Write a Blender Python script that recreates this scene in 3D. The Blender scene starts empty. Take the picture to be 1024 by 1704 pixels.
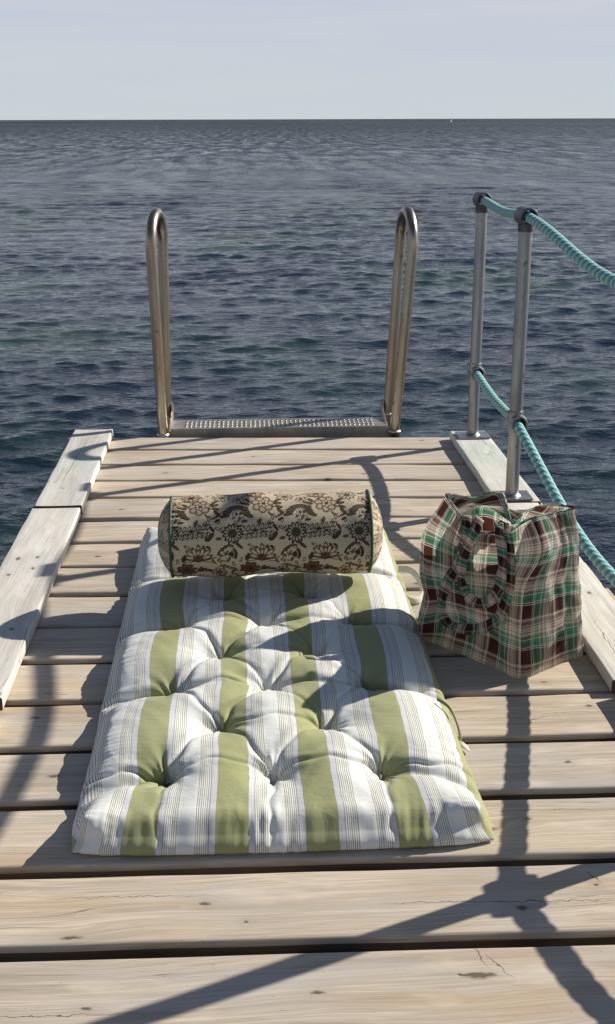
import bpy, math, random
import numpy as np
from mathutils import Vector, Matrix

SC = bpy.context.scene
COL = SC.collection
R = math.radians

# ------------------------------------------------------------------ camera
cam_d = bpy.data.cameras.new('camera')
cam = bpy.data.objects.new('camera', cam_d)
COL.objects.link(cam)
SC.camera = cam
PITCH, YAW, ROLL = R(18.06), R(2.93), R(0.17)
F_ = Vector((math.sin(YAW)*math.cos(PITCH), math.cos(YAW)*math.cos(PITCH), -math.sin(PITCH)))
R0 = Vector((math.cos(YAW), -math.sin(YAW), 0))
U0 = R0.cross(F_)
RX = R0*math.cos(ROLL) - U0*math.sin(ROLL)
UX = U0*math.cos(ROLL) + R0*math.sin(ROLL)
M = Matrix((RX, UX, -F_)).transposed().to_4x4()
M.translation = (0, 0, 1.22)
cam.matrix_world = M
cam_d.sensor_fit = 'VERTICAL'
cam_d.sensor_height = 36.0
cam_d.lens = 36.0*2005/1704
cam_d.clip_start = 0.05
cam_d.clip_end = 60000
SC.render.resolution_x = 615
SC.render.resolution_y = 1024

# ------------------------------------------------------------------ light
SUN = Vector((1.55, 0.65, 1.0)).normalized()
SUN_EL = math.asin(SUN.z)
SUN_AZ = math.atan2(SUN.x, SUN.y)
sd = bpy.data.lights.new('sun', 'SUN')
sd.energy = 5.0
sd.angle = R(0.55)
sd.color = (1.0, 0.94, 0.84)
so = bpy.data.objects.new('sun', sd)
so.rotation_euler = SUN.to_track_quat('Z', 'Y').to_euler()
so.location = (6, 3, 8)
COL.objects.link(so)

w = bpy.data.worlds.new('World')
SC.world = w
w.use_nodes = True
nt = w.node_tree
nt.nodes.clear()
def wn(t, **k):
    n = nt.nodes.new(t)
    for a, b in k.items():
        setattr(n, a, b)
    return n
sky = wn('ShaderNodeTexSky', sky_type='NISHITA')
sky.sun_disc = False
sky.sun_elevation = SUN_EL
sky.sun_rotation = SUN_AZ
sky.air_density = 1.0
sky.dust_density = 1.0
sky.ozone_density = 5.0
bg = wn('ShaderNodeBackground')
bg.inputs['Strength'].default_value = 0.05
out = wn('ShaderNodeOutputWorld')
tc = wn('ShaderNodeTexCoord')
sep = wn('ShaderNodeSeparateXYZ')
nt.links.new(tc.outputs['Generated'], sep.inputs[0])
# thin high veil of cloud, thickest towards the horizon
mr = wn('ShaderNodeMapRange', interpolation_type='SMOOTHSTEP')
mr.inputs['From Min'].default_value = 0.07
mr.inputs['From Max'].default_value = 0.54
mr.inputs['To Min'].default_value = 0.97
mr.inputs['To Max'].default_value = 0.03
nt.links.new(sep.outputs['Z'], mr.inputs['Value'])
mp = wn('ShaderNodeMapping')
mp.inputs['Scale'].default_value = (1.6, 1.6, 26)
nt.links.new(tc.outputs['Generated'], mp.inputs['Vector'])
ns = wn('ShaderNodeTexNoise')
ns.inputs['Scale'].default_value = 2.2
ns.inputs['Detail'].default_value = 5
ns.inputs['Roughness'].default_value = .55
nt.links.new(mp.outputs[0], ns.inputs['Vector'])
veil = wn('ShaderNodeValToRGB')
e = veil.color_ramp.elements
e[0].position = 0.34; e[0].color = (0.42, 0.46, 0.55, 1)
e[1].position = 0.68; e[1].color = (0.475, 0.495, 0.54, 1)
nt.links.new(ns.outputs['Fac'], veil.inputs['Fac'])
lo = wn('ShaderNodeMapRange')
lo.inputs['From Min'].default_value = 0.0; lo.inputs['From Max'].default_value = 0.09
lo.inputs['To Min'].default_value = 0.75; lo.inputs['To Max'].default_value = 0.0
nt.links.new(sep.outputs['Z'], lo.inputs['Value'])
vm = wn('ShaderNodeMix', data_type='RGBA')
vm.inputs['B'].default_value = (0.465, 0.515, 0.525, 1)
nt.links.new(lo.outputs[0], vm.inputs['Factor']); nt.links.new(veil.outputs['Color'], vm.inputs['A'])
sc_ = wn('ShaderNodeVectorMath', operation='SCALE')
sc_.inputs['Scale'].default_value = 1/0.05
nt.links.new(vm.outputs['Result'], sc_.inputs[0])
mx = wn('ShaderNodeMix', data_type='RGBA')
nt.links.new(mr.outputs[0], mx.inputs['Factor'])
nt.links.new(sky.outputs['Color'], mx.inputs['A'])
nt.links.new(sc_.outputs[0], mx.inputs['B'])
nt.links.new(mx.outputs['Result'], bg.inputs['Color'])
nt.links.new(bg.outputs[0], out.inputs[0])

SC.view_settings.view_transform = 'Standard'
SC.view_settings.look = 'None'
SC.view_settings.exposure = 0.38
SC.view_settings.gamma = 1.0
SC.view_settings.use_curve_mapping = False

# ------------------------------------------------------------------ helpers
def tag(o, label=None, cat=None, group=None, kind=None):
    if label: o['label'] = label
    if cat: o['category'] = cat
    if group: o['group'] = group
    if kind: o['kind'] = kind
    return o

def empty(name, loc=(0, 0, 0)):
    o = bpy.data.objects.new(name, None)
    o.empty_display_size = .1
    o.location = loc
    COL.objects.link(o)
    return o

def mesh_obj(name, V, F, mat=None, parent=None, smooth=True, uv=None, col=None, origin=None):
    """V: (n,3) world coordinates; F: (m,4) array or list of polygons"""
    V = np.asarray(V, float)
    if origin is None:
        origin = (0, 0, 0)
    pl = np.array(parent.location) if parent is not None else np.zeros(3)
    gp = parent.parent if parent is not None else None
    if gp is not None:
        pl = pl + np.array(gp.location)
    origin = np.array(origin, float)
    me = bpy.data.meshes.new(name)
    if isinstance(F, np.ndarray):
        n, m, k = len(V), len(F), F.shape[1]
        me.vertices.add(n)
        me.vertices.foreach_set('co', (V-origin).astype(np.float32).ravel())
        me.loops.add(m*k)
        me.loops.foreach_set('vertex_index', F.astype(np.int32).ravel())
        me.polygons.add(m)
        me.polygons.foreach_set('loop_start', np.arange(0, m*k, k, dtype=np.int32))
        me.update(calc_edges=True)
    else:
        me.from_pydata([tuple(p) for p in (V-origin)], [], F)
        me.update()
    me.polygons.foreach_set('use_smooth', np.full(len(me.polygons), smooth))
    li = np.empty(len(me.loops), np.int32)
    me.loops.foreach_get('vertex_index', li)
    if uv is not None:
        lay = me.uv_layers.new(name='UVMap')
        lay.data.foreach_set('uv', np.asarray(uv, np.float32)[li].ravel())
    if col is not None:
        ca = me.color_attributes.new('print', 'FLOAT_COLOR', 'POINT')
        ca.data.foreach_set('color', np.hstack([col, np.ones((len(col), 1))]).astype(np.float32).ravel())
    if mat: me.materials.append(mat)
    o = bpy.data.objects.new(name, me)
    COL.objects.link(o)
    if parent is not None:
        o.parent = parent
    o.location = tuple(origin - pl)
    return o

class MB:
    def __init__(s): s.v = []; s.f = []
    def add(s, V, F):
        b = len(s.v); s.v += [tuple(p) for p in V]; s.f += [tuple(b+i for i in f) for f in F]
    def box(s, lo, hi, bev=0.0):
        x0, y0, z0 = lo; x1, y1, z1 = hi
        if bev <= 0:
            s.add([(x0,y0,z0),(x1,y0,z0),(x1,y1,z0),(x0,y1,z0),(x0,y0,z1),(x1,y0,z1),(x1,y1,z1),(x0,y1,z1)],
                  [(3,2,1,0),(4,5,6,7),(0,1,5,4),(1,2,6,5),(2,3,7,6),(3,0,4,7)])
            return
        b = bev; rings = []
        for (z, i) in ((z0, b), (z0+b, 0), (z1-b, 0), (z1-.3*b, .3*b), (z1, b)):
            rings.append([(x0+i,y0+b,z),(x0+b,y0+i,z),(x1-b,y0+i,z),(x1-i,y0+b,z),(x1-i,y1-b,z),(x1-b,y1-i,z),(x0+b,y1-i,z),(x0+i,y1-b,z)])
        V = [p for r in rings for p in r]; F = [tuple(range(7, -1, -1)), tuple(32+k for k in range(8))]
        for r in range(4):
            for k in range(8):
                F.append((r*8+k, r*8+(k+1) % 8, r*8+8+(k+1) % 8, r*8+8+k))
        s.add(V, F)
    def tube(s, pts, rad, n=20, caps=True):
        P = [Vector(p) for p in pts]
        T = [(P[min(i+1, len(P)-1)]-P[max(i-1, 0)]).normalized() for i in range(len(P))]
        a = Vector((0, 0, 1)) if abs(T[0].z) < .9 else Vector((1, 0, 0))
        nrm = (a - T[0]*a.dot(T[0])).normalized()
        V = []; F = []
        for i, p in enumerate(P):
            nrm = (nrm - T[i]*nrm.dot(T[i])).normalized()
            bn = T[i].cross(nrm)
            r = rad[i] if hasattr(rad, '__len__') else rad
            for k in range(n):
                an = 2*math.pi*k/n
                V.append(p + nrm*(r*math.cos(an)) + bn*(r*math.sin(an)))
        for i in range(len(P)-1):
            for k in range(n):
                F.append((i*n+k, i*n+(k+1) % n, (i+1)*n+(k+1) % n, (i+1)*n+k))
        if caps:
            F.append(tuple(range(n-1, -1, -1))); F.append(tuple((len(P)-1)*n+k for k in range(n)))
        s.add(V, F)
    def lathe(s, c, axis, prof, n=28, closed=True):
        """prof: (offset along axis, radius) pairs; closed ring profile when closed"""
        ax = Vector(axis).normalized()
        a = Vector((0, 0, 1)) if abs(ax.z) < .9 else Vector((1, 0, 0))
        u = (a-ax*a.dot(ax)).normalized(); v = ax.cross(u); c = Vector(c); m = len(prof)
        V = [c+ax*h+u*(r*math.cos(2*math.pi*k/n))+v*(r*math.sin(2*math.pi*k/n)) for (h, r) in prof for k in range(n)]
        F = []
        for i in range(m if closed else m-1):
            j = (i+1) % m
            for k in range(n):
                F.append((i*n+k, i*n+(k+1) % n, j*n+(k+1) % n, j*n+k))
        s.add(V, F)
    def obj(s, name, mat, parent=None, smooth=True, **k):
        o = mesh_obj(name, s.v, s.f, mat, parent, smooth, **k)
        return o

def edge_split(o, ang=40):
    o.data.set_sharp_from_angle(angle=R(ang))
    return o

class NT:
    """small node-graph writer"""
    def __init__(s, name):
        s.m = bpy.data.materials.new(name); s.m.use_nodes = True
        s.t = s.m.node_tree; s.t.nodes.clear()
        s.out = s.n('ShaderNodeOutputMaterial'); s.p = s.n('ShaderNodeBsdfPrincipled')
        s.l(s.p.outputs[0], s.out.inputs['Surface'])
    def n(s, t, **k):
        x = s.t.nodes.new(t)
        for a, b in k.items(): setattr(x, a, b)
        return x
    def l(s, a, b): s.t.links.new(a, b)
    def set(s, inp, v):
        if hasattr(v, 'links') or isinstance(v, bpy.types.NodeSocket): s.l(v, inp)
        else: inp.default_value = v
    def noise(s, vec, scale, detail=4, rough=.5, dist=0.0, out='Fac'):
        x = s.n('ShaderNodeTexNoise'); s.set(x.inputs['Vector'], vec)
        x.inputs['Scale'].default_value = scale; x.inputs['Detail'].default_value = detail
        x.inputs['Roughness'].default_value = rough; x.inputs['Distortion'].default_value = dist
        return x.outputs[out]
    def mapv(s, vec, scale=(1, 1, 1), loc=(0, 0, 0), rot=(0, 0, 0)):
        x = s.n('ShaderNodeMapping'); s.set(x.inputs['Vector'], vec)
        s.set(x.inputs['Scale'], scale); s.set(x.inputs['Location'], loc); s.set(x.inputs['Rotation'], rot)
        return x.outputs[0]
    def math(s, op, a, b=0.0, c=0.0, clamp=False):
        x = s.n('ShaderNodeMath', operation=op, use_clamp=clamp)
        s.set(x.inputs[0], a); s.set(x.inputs[1], b); s.set(x.inputs[2], c)
        return x.outputs[0]
    def ramp(s, fac, stops, interp='LINEAR'):
        x = s.n('ShaderNodeValToRGB'); cr = x.color_ramp; cr.interpolation = interp
        while len(cr.elements) < len(stops): cr.elements.new(.5)
        for e, (p, c) in zip(cr.elements, stops):
            e.position = p
            if not hasattr(c, '__len__'): c = (c, c, c)
            e.color = (*c, 1)
        s.set(x.inputs['Fac'], fac)
        return x.outputs['Color']
    def mix(s, f, a, b, mode='MIX'):
        x = s.n('ShaderNodeMix', data_type='RGBA', blend_type=mode)
        s.set(x.inputs['Factor'], f)
        for sock, v in ((x.inputs['A'], a), (x.inputs['B'], b)):
            if isinstance(v, tuple): v = (*v, 1)
            s.set(sock, v)
        return x.outputs['Result']
    def rng(s, v, a, b, c=0., d=1., clamp=True):
        x = s.n('ShaderNodeMapRange', clamp=clamp); s.set(x.inputs['Value'], v)
        for k, q in (('From Min', a), ('From Max', b), ('To Min', c), ('To Max', d)): x.inputs[k].default_value = q
        return x.outputs[0]
    def bump(s, h, strength=.3, dist=.002, normal=None):
        x = s.n('ShaderNodeBump'); s.set(x.inputs['Height'], h)
        x.inputs['Strength'].default_value = strength; x.inputs['Distance'].default_value = dist
        if normal is not None: s.l(normal, x.inputs['Normal'])
        s.l(x.outputs[0], s.p.inputs['Normal'])
        return x.outputs[0]
    def base(s, c): s.set(s.p.inputs['Base Color'], (*c, 1) if isinstance(c, tuple) else c)
    def rough(s, v): s.set(s.p.inputs['Roughness'], v)
    def obj(s):
        return s.n('ShaderNodeTexCoord').outputs['Object']

# ------------------------------------------------------------------ materials
def wood(name, light, mid, dark, knots=1.0, along='X', stain=False, warm=.5, crack=1.0, marks=(), lines=()):
    g = NT(name)
    o = g.obj()
    if along == 'Y':
        o = g.mapv(o, rot=(0, 0, R(90)))
    info = g.n('ShaderNodeObjectInfo').outputs['Random']
    cb = g.n('ShaderNodeCombineXYZ'); g.set(cb.inputs[0], g.math('MULTIPLY', info, 37.0)); g.set(cb.inputs[1], g.math('MULTIPLY', info, 11.3))
    add = g.n('ShaderNodeVectorMath', operation='ADD'); g.l(o, add.inputs[0]); g.l(cb.outputs[0], add.inputs[1])
    v = add.outputs[0]
    # knots bend the grain round them
    vk = g.mapv(v, scale=(1.7, 5.0, 0.0))
    vo = g.n('ShaderNodeTexVoronoi'); g.l(vk, vo.inputs['Vector']); vo.inputs['Scale'].default_value = 1.0
    vo.inputs['Randomness'].default_value = 1.0
    dk = vo.outputs['Distance']
    kb = g.rng(dk, 0.0, .28, 1.0, 0.0)
    kb2 = g.math('POWER', kb, 2.5)
    sepx = g.n('ShaderNodeSeparateXYZ'); g.l(v, sepx.inputs[0])
    warp = g.noise(g.mapv(v, scale=(1.3, 5, 5)), 1.0, 2, .5)
    yy = g.math('ADD', sepx.outputs[1], g.math('MULTIPLY', warp, .09))
    yy = g.math('ADD', yy, g.math('MULTIPLY', kb2, .03))
    cv = g.n('ShaderNodeCombineXYZ'); g.l(g.math('MULTIPLY', sepx.outputs[0], 1.0), cv.inputs[0]); g.l(yy, cv.inputs[1]); g.l(sepx.outputs[2], cv.inputs[2])
    gr1 = g.noise(g.mapv(cv.outputs[0], scale=(.9, 42, 42)), 1.0, 5, .62)     # broad grain
    gr2 = g.noise(g.mapv(cv.outputs[0], scale=(5, 330, 330)), 1.0, 3, .6)     # fine fibres
    big = g.noise(g.mapv(v, scale=(2.2, 5, 5)), 1.0, 4, .55)                  # weathering patches
    fac = g.math('ADD', g.math('MULTIPLY', gr1, .55), g.math('MULTIPLY', big, .45))
    c = g.ramp(fac, [(.36, dark), (.47, mid), (.57, light)])
    c = g.mix(g.rng(gr2, .40, .60, .0, .6), c, tuple(x*.62 for x in mid), 'MIX')
    # a warmer or greyer board here and there
    tint = g.ramp(info, [(0, (1.0, .97, .92)), (.3, (.90, .90, .90)), (.55, (1.04, 1.0, .93)), (.8, (.96, .92, .86)), (1, (.86, .87, .88))])
    c = g.mix(1.0, c, tint, 'MULTIPLY')
    wr = g.rng(g.noise(g.mapv(v, scale=(1.1, 9, 9), loc=(3, 7, 0)), 1.0, 3, .5), .56, .72, 0, warm)
    c = g.mix(wr, c, (.44, .29, .15))
    gp = g.rng(g.noise(g.mapv(v, scale=(2.6, 11, 11), loc=(8, 1, 0)), 1.0, 5, .6, .4), .46, .66, 0, .55)
    c = g.mix(gp, c, tuple((sum(mid)/3)*k_ for k_ in (1.03, .98, .93)))
    lp = g.rng(g.noise(g.mapv(v, scale=(4, 16, 16), loc=(2, 6, 0)), 1.0, 4, .65), .54, .70, 0, .5)
    c = g.mix(lp, c, tuple(min(1, x*1.14) for x in light))
    # knots
    ksz = g.math('ADD', dk, g.math('MULTIPLY', g.noise(v, 90, 2), .012))
    ring = g.rng(ksz, .030, .060, .85*knots, 0)
    sel = g.math('GREATER_THAN', g.n_sep(vo.outputs['Color']), .35)
    ring = g.math('MULTIPLY', ring, sel)
    c = g.mix(ring, c, (.17, .10, .055))
    # fine drying cracks along the grain
    cr = g.noise(g.mapv(cv.outputs[0], scale=(1.6, 95, 95), loc=(9, 2, 0)), 1.0, 2, .5)
    crm = g.math('SUBTRACT', 1.0, g.rng(g.math('ABSOLUTE', g.math('SUBTRACT', cr, .5)), 0, .010, 0, 1))
    crs = g.rng(g.noise(g.mapv(v, scale=(2.0, 14, 14), loc=(1, 5, 0)), 1.0, 2), .56, .64, 0, crack)
    crm = g.math('MULTIPLY', crm, crs)
    c = g.mix(g.math('MULTIPLY', crm, .9), c, (.09, .065, .045))
    # speckles of dirt
    sp = g.rng(g.noise(v, 170, 2, .5), .70, .78, 0, .5)
    c = g.mix(sp, c, (.14, .11, .08))
    if stain:
        ob = g.obj()
        sv = g.n('ShaderNodeSeparateXYZ'); g.l(ob, sv.inputs[0])
        yb = g.math('SUBTRACT', 1.0, g.math('ABSOLUTE', g.math('DIVIDE', g.math('SUBTRACT', sv.outputs[1], 4.30), .20)), clamp=True)
        sn = g.noise(g.mapv(ob, scale=(1.0, 2.6, 1), rot=(0, 0, .5)), 13, 3, .6, 1.4)
        sm = g.math('MULTIPLY', g.rng(sn, .47, .60), g.rng(yb, 0, .5))
        c = g.mix(g.math('MULTIPLY', sm, .42), c, (.30, .60, .50))
    # single knots where the boards have them: (x, y, size)
    ow = g.n('ShaderNodeVectorMath', operation='ADD'); g.l(g.obj(), ow.inputs[0])
    wn_ = g.n('ShaderNodeTexNoise'); g.l(g.obj(), wn_.inputs['Vector']); wn_.inputs['Scale'].default_value = 55; wn_.inputs['Detail'].default_value = 3
    wsub = g.n('ShaderNodeVectorMath', operation='SUBTRACT'); g.l(wn_.outputs['Color'], wsub.inputs[0]); wsub.inputs[1].default_value = (.5, .5, .5)
    wsc = g.n('ShaderNodeVectorMath', operation='SCALE'); g.l(wsub.outputs[0], wsc.inputs[0]); wsc.inputs['Scale'].default_value = .016
    g.l(wsc.outputs[0], ow.inputs[1]); om = ow.outputs[0]
    km = None; halo = None
    for (kx, ky, ks_, ax, ay) in marks:
        mv = g.mapv(om, loc=(-kx*ax, -ky*ay, 0), scale=(ax, ay, 0))
        ln_ = g.n('ShaderNodeVectorMath', operation='LENGTH'); g.l(mv, ln_.inputs[0])
        m_ = g.rng(ln_.outputs['Value'], ks_*.35, ks_, 1, 0)
        h_ = g.rng(ln_.outputs['Value'], ks_*.8, ks_*4, .45, 0)
        km = m_ if km is None else g.math('MAXIMUM', km, m_)
        halo = h_ if halo is None else g.math('MAXIMUM', halo, h_)
    for (xa, ya, xb_, yb_, wd) in lines:
        dx, dy = xb_-xa, yb_-ya; L_ = math.hypot(dx, dy); an = math.atan2(dy, dx)
        mv = g.mapv(om, loc=(-(xa+xb_)/2, -(ya+yb_)/2, 0))
        mv = g.mapv(mv, rot=(0, 0, -an))
        s_ = g.n('ShaderNodeSeparateXYZ'); g.l(mv, s_.inputs[0])
        t_ = g.math('SUBTRACT', 1.0, g.math('DIVIDE', g.math('ABSOLUTE', s_.outputs[0]), L_/2), clamp=True)
        wv_ = g.math('MULTIPLY', g.math('POWER', t_, .5), wd)
        m_ = g.math('LESS_THAN', g.math('ABSOLUTE', s_.outputs[1]), wv_)
        km = m_ if km is None else g.math('MAXIMUM', km, m_)
    if halo is not None: c = g.mix(g.math('MULTIPLY', halo, .7), c, tuple(x*.62 for x in mid))
    if km is not None: c = g.mix(g.math('MULTIPLY', km, .85), c, (.085, .055, .035))
    # long dark splits here and there
    s2 = g.noise(g.mapv(cv.outputs[0], scale=(.75, 26, 26), loc=(5, 12, 0)), 1.0, 1, .4)
    s2m = g.math('SUBTRACT', 1.0, g.rng(g.math('ABSOLUTE', g.math('SUBTRACT', s2, .5)), 0, .0035, 0, 1))
    s2s = g.rng(g.noise(g.mapv(v, scale=(1.3, 6, 6), loc=(11, 3, 0)), 1.0, 1), .58, .63, 0, crack)
    s2m = g.math('MULTIPLY', s2m, s2s)
    c = g.mix(g.math('MULTIPLY', s2m, .85), c, (.06, .045, .035))
    crm = g.math('MAXIMUM', crm, s2m)
    g.base(c)
    g.rough(g.rng(gr1, .3, .7, .62, .85))
    g.p.inputs['Specular IOR Level'].default_value = .25
    h = g.math('ADD', g.math('MULTIPLY', gr1, .6), g.math('MULTIPLY', gr2, .25))
    h = g.math('SUBTRACT', h, g.math('MULTIPLY', crm, 1.2))
    g.bump(h, .45, .0022)
    return g.m
def _nsep(s, colsock):
    x = s.n('ShaderNodeSeparateColor'); s.l(colsock, x.inputs[0]); return x.outputs[0]
NT.n_sep = _nsep

M_PLANK = wood('weathered_plank', (.665, .57, .455), (.55, .47, .375), (.385, .32, .25),
    marks=[(.334, 1.487, .017, .55, 2.0), (-.085, 1.684, .007, .5, 1.4), (-.017, 1.63, .005, 1, 1), (.626, 2.102, .007, .6, 1.2), (.433, 1.644, .009, .6, 1.2), (.569, 1.70, .006, 1, 1),
           (.419, 4.157, .012, .7, 1), (.464, 3.077, .012, .6, 1.2), (.694, 4.628, .010, 1, 1), (.52, 4.412, .010, 1, 1), (.282, 4.112, .012, .6, 1), (-.446, 3.358, .008, .7, 1.3),
           (.663, 2.457, .006, .6, 1.2), (-.391, 2.106, .010, .6, 1.4), (-.465, 2.348, .008, .5, 1.3), (.733, 2.334, .007, .6, 1), (.50, 1.90, .006, .6, 1.2), (.089, 1.464, .007, .5, 1.5),
           (-.29, 1.608, .009, .4, 1.6), (.02, 4.43, .009, .6, 1), (-.30, 4.22, .008, .6, 1), (.60, 3.35, .009, .7, 1), (-.42, 3.80, .008, .6, 1), (-.25, 1.45, .006, .6, 1.2)],
    lines=[(.20, 1.668, .60, 1.656, .0011), (.330, 1.556, .350, 1.505, .0012), (.350, 1.535, .385, 1.475, .0007), (.355, 1.4865, .30, 1.491, .0045), (-.34, 1.71, -.05, 1.704, .0008),
           (-.45, 1.44, -.16, 1.436, .0009), (.52, 2.31, .80, 2.305, .0008), (.42, 1.93, .70, 1.925, .0008), (-.53, 2.31, -.36, 2.307, .0009), (.02, 4.62, .42, 4.61, .0014),
           (.45, 2.09, .62, 2.088, .0007), (.58, 1.70, .56, 1.74, .0009)])
M_EDGE = wood('bleached_board', (.76, .74, .69), (.69, .67, .62), (.55, .52, .475), knots=.8, along='Y', stain=True, warm=.12, crack=.9,
    marks=[(-.658, 3.253, .011, 1.2, .6), (-.603, 3.265, .009, 1.2, .7), (-.603, 3.173, .009, 1.2, .7), (-.66, 3.125, .008, 1.2, .7), (.891, 4.282, .007, 1, 1), (.89, 2.90, .009, 1.2, .6),
           (-.585, 2.75, .007, 1, .7), (-.63, 3.95, .006, 1, 1), (.85, 3.2, .008, 1.2, .6)],
    lines=[(-.640, 4.05, -.625, 4.60, .0013), (-.60, 2.40, -.598, 2.62, .0012), (.845, 2.42, .852, 2.75, .0011), (.90, 3.72, .897, 3.95, .001)])
M_BEAM = wood('dark_beam', (.20, .15, .10), (.14, .10, .07), (.08, .055, .04))

def metal(name, c1, c2, rough, metallic=1.0, spots=None, sc=14):
    g = NT(name); o = g.obj()
    a = g.noise(g.mapv(o, scale=(1, 1, .35)), sc, 5, .6)
    b = g.noise(g.mapv(o, scale=(1, 1, .02)), 260, 2, .5)
    c = g.mix(g.rng(a, .35, .65), c1, c2)
    if spots:
        s_ = g.rng(g.noise(g.mapv(o, scale=(1, 1, .5), loc=(4, 2, 1)), sc*3.4, 3, .55), .64, .70, 0, .8)
        c = g.mix(s_, c, spots)
    g.base(c); g.p.inputs['Metallic'].default_value = metallic
    g.rough(g.math('ADD', g.rng(a, .3, .7, rough-.08, rough+.12), g.math('MULTIPLY', b, .06)))
    g.bump(g.math('ADD', a, g.math('MULTIPLY', b, .2)), .12, .001)
    return g.m
M_GALV = metal('galvanised_steel', (.42, .42, .42), (.27, .27, .275), .33, .92, (.10, .075, .05))
M_FIT = metal('dull_grey_fitting', (.13, .135, .16), (.085, .09, .11), .5, .35, sc=30)
M_STAIN = metal('stained_steel', (.46, .41, .34), (.35, .27, .185), .27, 1.0, (.22, .13, .07), sc=10)
M_TREAD = metal('tread_steel', (.48, .46, .42), (.34, .32, .29), .42, .85, sc=18)
M_WELD = metal('weld_seam', (.75, .68, .60), (.55, .45, .35), .35, .9, sc=60)

M_SIDE = wood('plank_side_painted_shade', (.17, .125, .09), (.12, .085, .06), (.06, .042, .03), knots=0)  # dark wood tone with the shade of gaps and joints painted in
def plain(name, col, rough=.8, bump=None):
    g = NT(name); o = g.obj()
    a = g.noise(o, 60, 3)
    g.base(g.mix(g.rng(a, .35, .65), col, tuple(x*.8 for x in col))); g.rough(rough)
    if bump: g.bump(g.noise(o, bump, 2), .4, .001)
    return g.m
M_CORD = plain('green_piping', (.045, .10, .05), .75, 900)
M_THREAD = plain('tuft_thread', (.72, .72, .66), .8)
M_TIE = plain('cream_tape', (.72, .70, .60), .85, 700)
M_TIEG = plain('green_tape', (.20, .22, .11), .85, 700)

# rope: teal strands with paler crests
def rope_mat():
    g = NT('teal_rope'); at = g.n('ShaderNodeAttribute', attribute_name='print').outputs['Color']
    h = g.n_sep(at); o = g.obj()
    n = g.noise(o, 420, 2)
    f = g.math('ADD', h, g.math('MULTIPLY', g.math('SUBTRACT', n, .5), 1.1))
    g.base(g.ramp(f, [(.1, (.05, .27, .25)), (.5, (.12, .42, .39)), (.95, (.34, .61, .57))]))
    g.rough(.6); g.bump(n, .4, .001)
    g.p.inputs['Sheen Weight'].default_value = .15
    return g.m
M_ROPE = rope_mat()

# mattress ticking: green bands, lavender borders, fine pinstripes
def ticking():
    g = NT('striped_ticking'); uv = g.n('ShaderNodeTexCoord').outputs['UV']
    s = g.n('ShaderNodeSeparateXYZ'); g.l(uv, s.inputs[0])
    wob = g.math('MULTIPLY', g.math('SUBTRACT', g.noise(g.mapv(uv, scale=(2, 7, 1)), 3, 2), .5), .004)
    u = g.math('ADD', s.outputs[0], wob)
    f = g.math('DIVIDE', g.math('ADD', u, .188 + .075 + 3), .150)
    f = g.math('FRACT', f)
    d = g.math('MULTIPLY', g.math('ABSOLUTE', g.math('SUBTRACT', f, .5)), 2.0)     # 0 centre of green, 1 centre of white
    G = (.30, .31, .13); LV = (.60, .59, .62); PU = (.22, .21, .25); CR = (.79, .775, .70); LN = (.25, .27, .24); BL = (.72, .73, .705)
    st = [(0, G), (.365, LV), (.50, PU), (.517, CR)]
    x = .545
    for k in range(6):
        st += [(x, LN), (x+.018, CR)]; x += .046
    st += [(.835, BL)]
    c = g.ramp(d, st, 'CONSTANT')
    c = g.mix(g.rng(g.noise(g.mapv(uv, scale=(90, 1400, 1)), 1, 2), .3, .7, 0, .13), c, (.5, .5, .45), 'MIX')
    c = g.mix(g.rng(g.noise(uv, 9, 3), .3, .75, 0, .09), c, (.55, .57, .5))
    g.base(c); g.rough(.88); g.p.inputs['Specular IOR Level'].default_value = .15
    g.p.inputs['Sheen Weight'].default_value = .12
    cr = g.noise(g.mapv(uv, scale=(34, 60, 1)), 1, 4, .55, .8)
    g.bump(g.math('ADD', g.math('MULTIPLY', cr, 1.0), g.math('MULTIPLY', g.noise(uv, 700, 1), .12)), .28, .006)
    return g.m
M_TICK = ticking()

def printed():
    g = NT('block_print_cotton'); at = g.n('ShaderNodeAttribute', attribute_name='print').outputs['Color']
    o = g.obj()
    c = g.mix(g.rng(g.noise(o, 500, 2), .35, .7, 0, .16), at, (.10, .075, .05))
    g.base(c); g.rough(.9); g.p.inputs['Specular IOR Level'].default_value = .12
    g.bump(g.math('ADD', g.noise(o, 900, 1), g.math('MULTIPLY', g.noise(g.mapv(o, scale=(1, 1.5, 1.5)), 26, 3), 3)), .3, .0018)
    return g.m
M_PRINT = printed()

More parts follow.
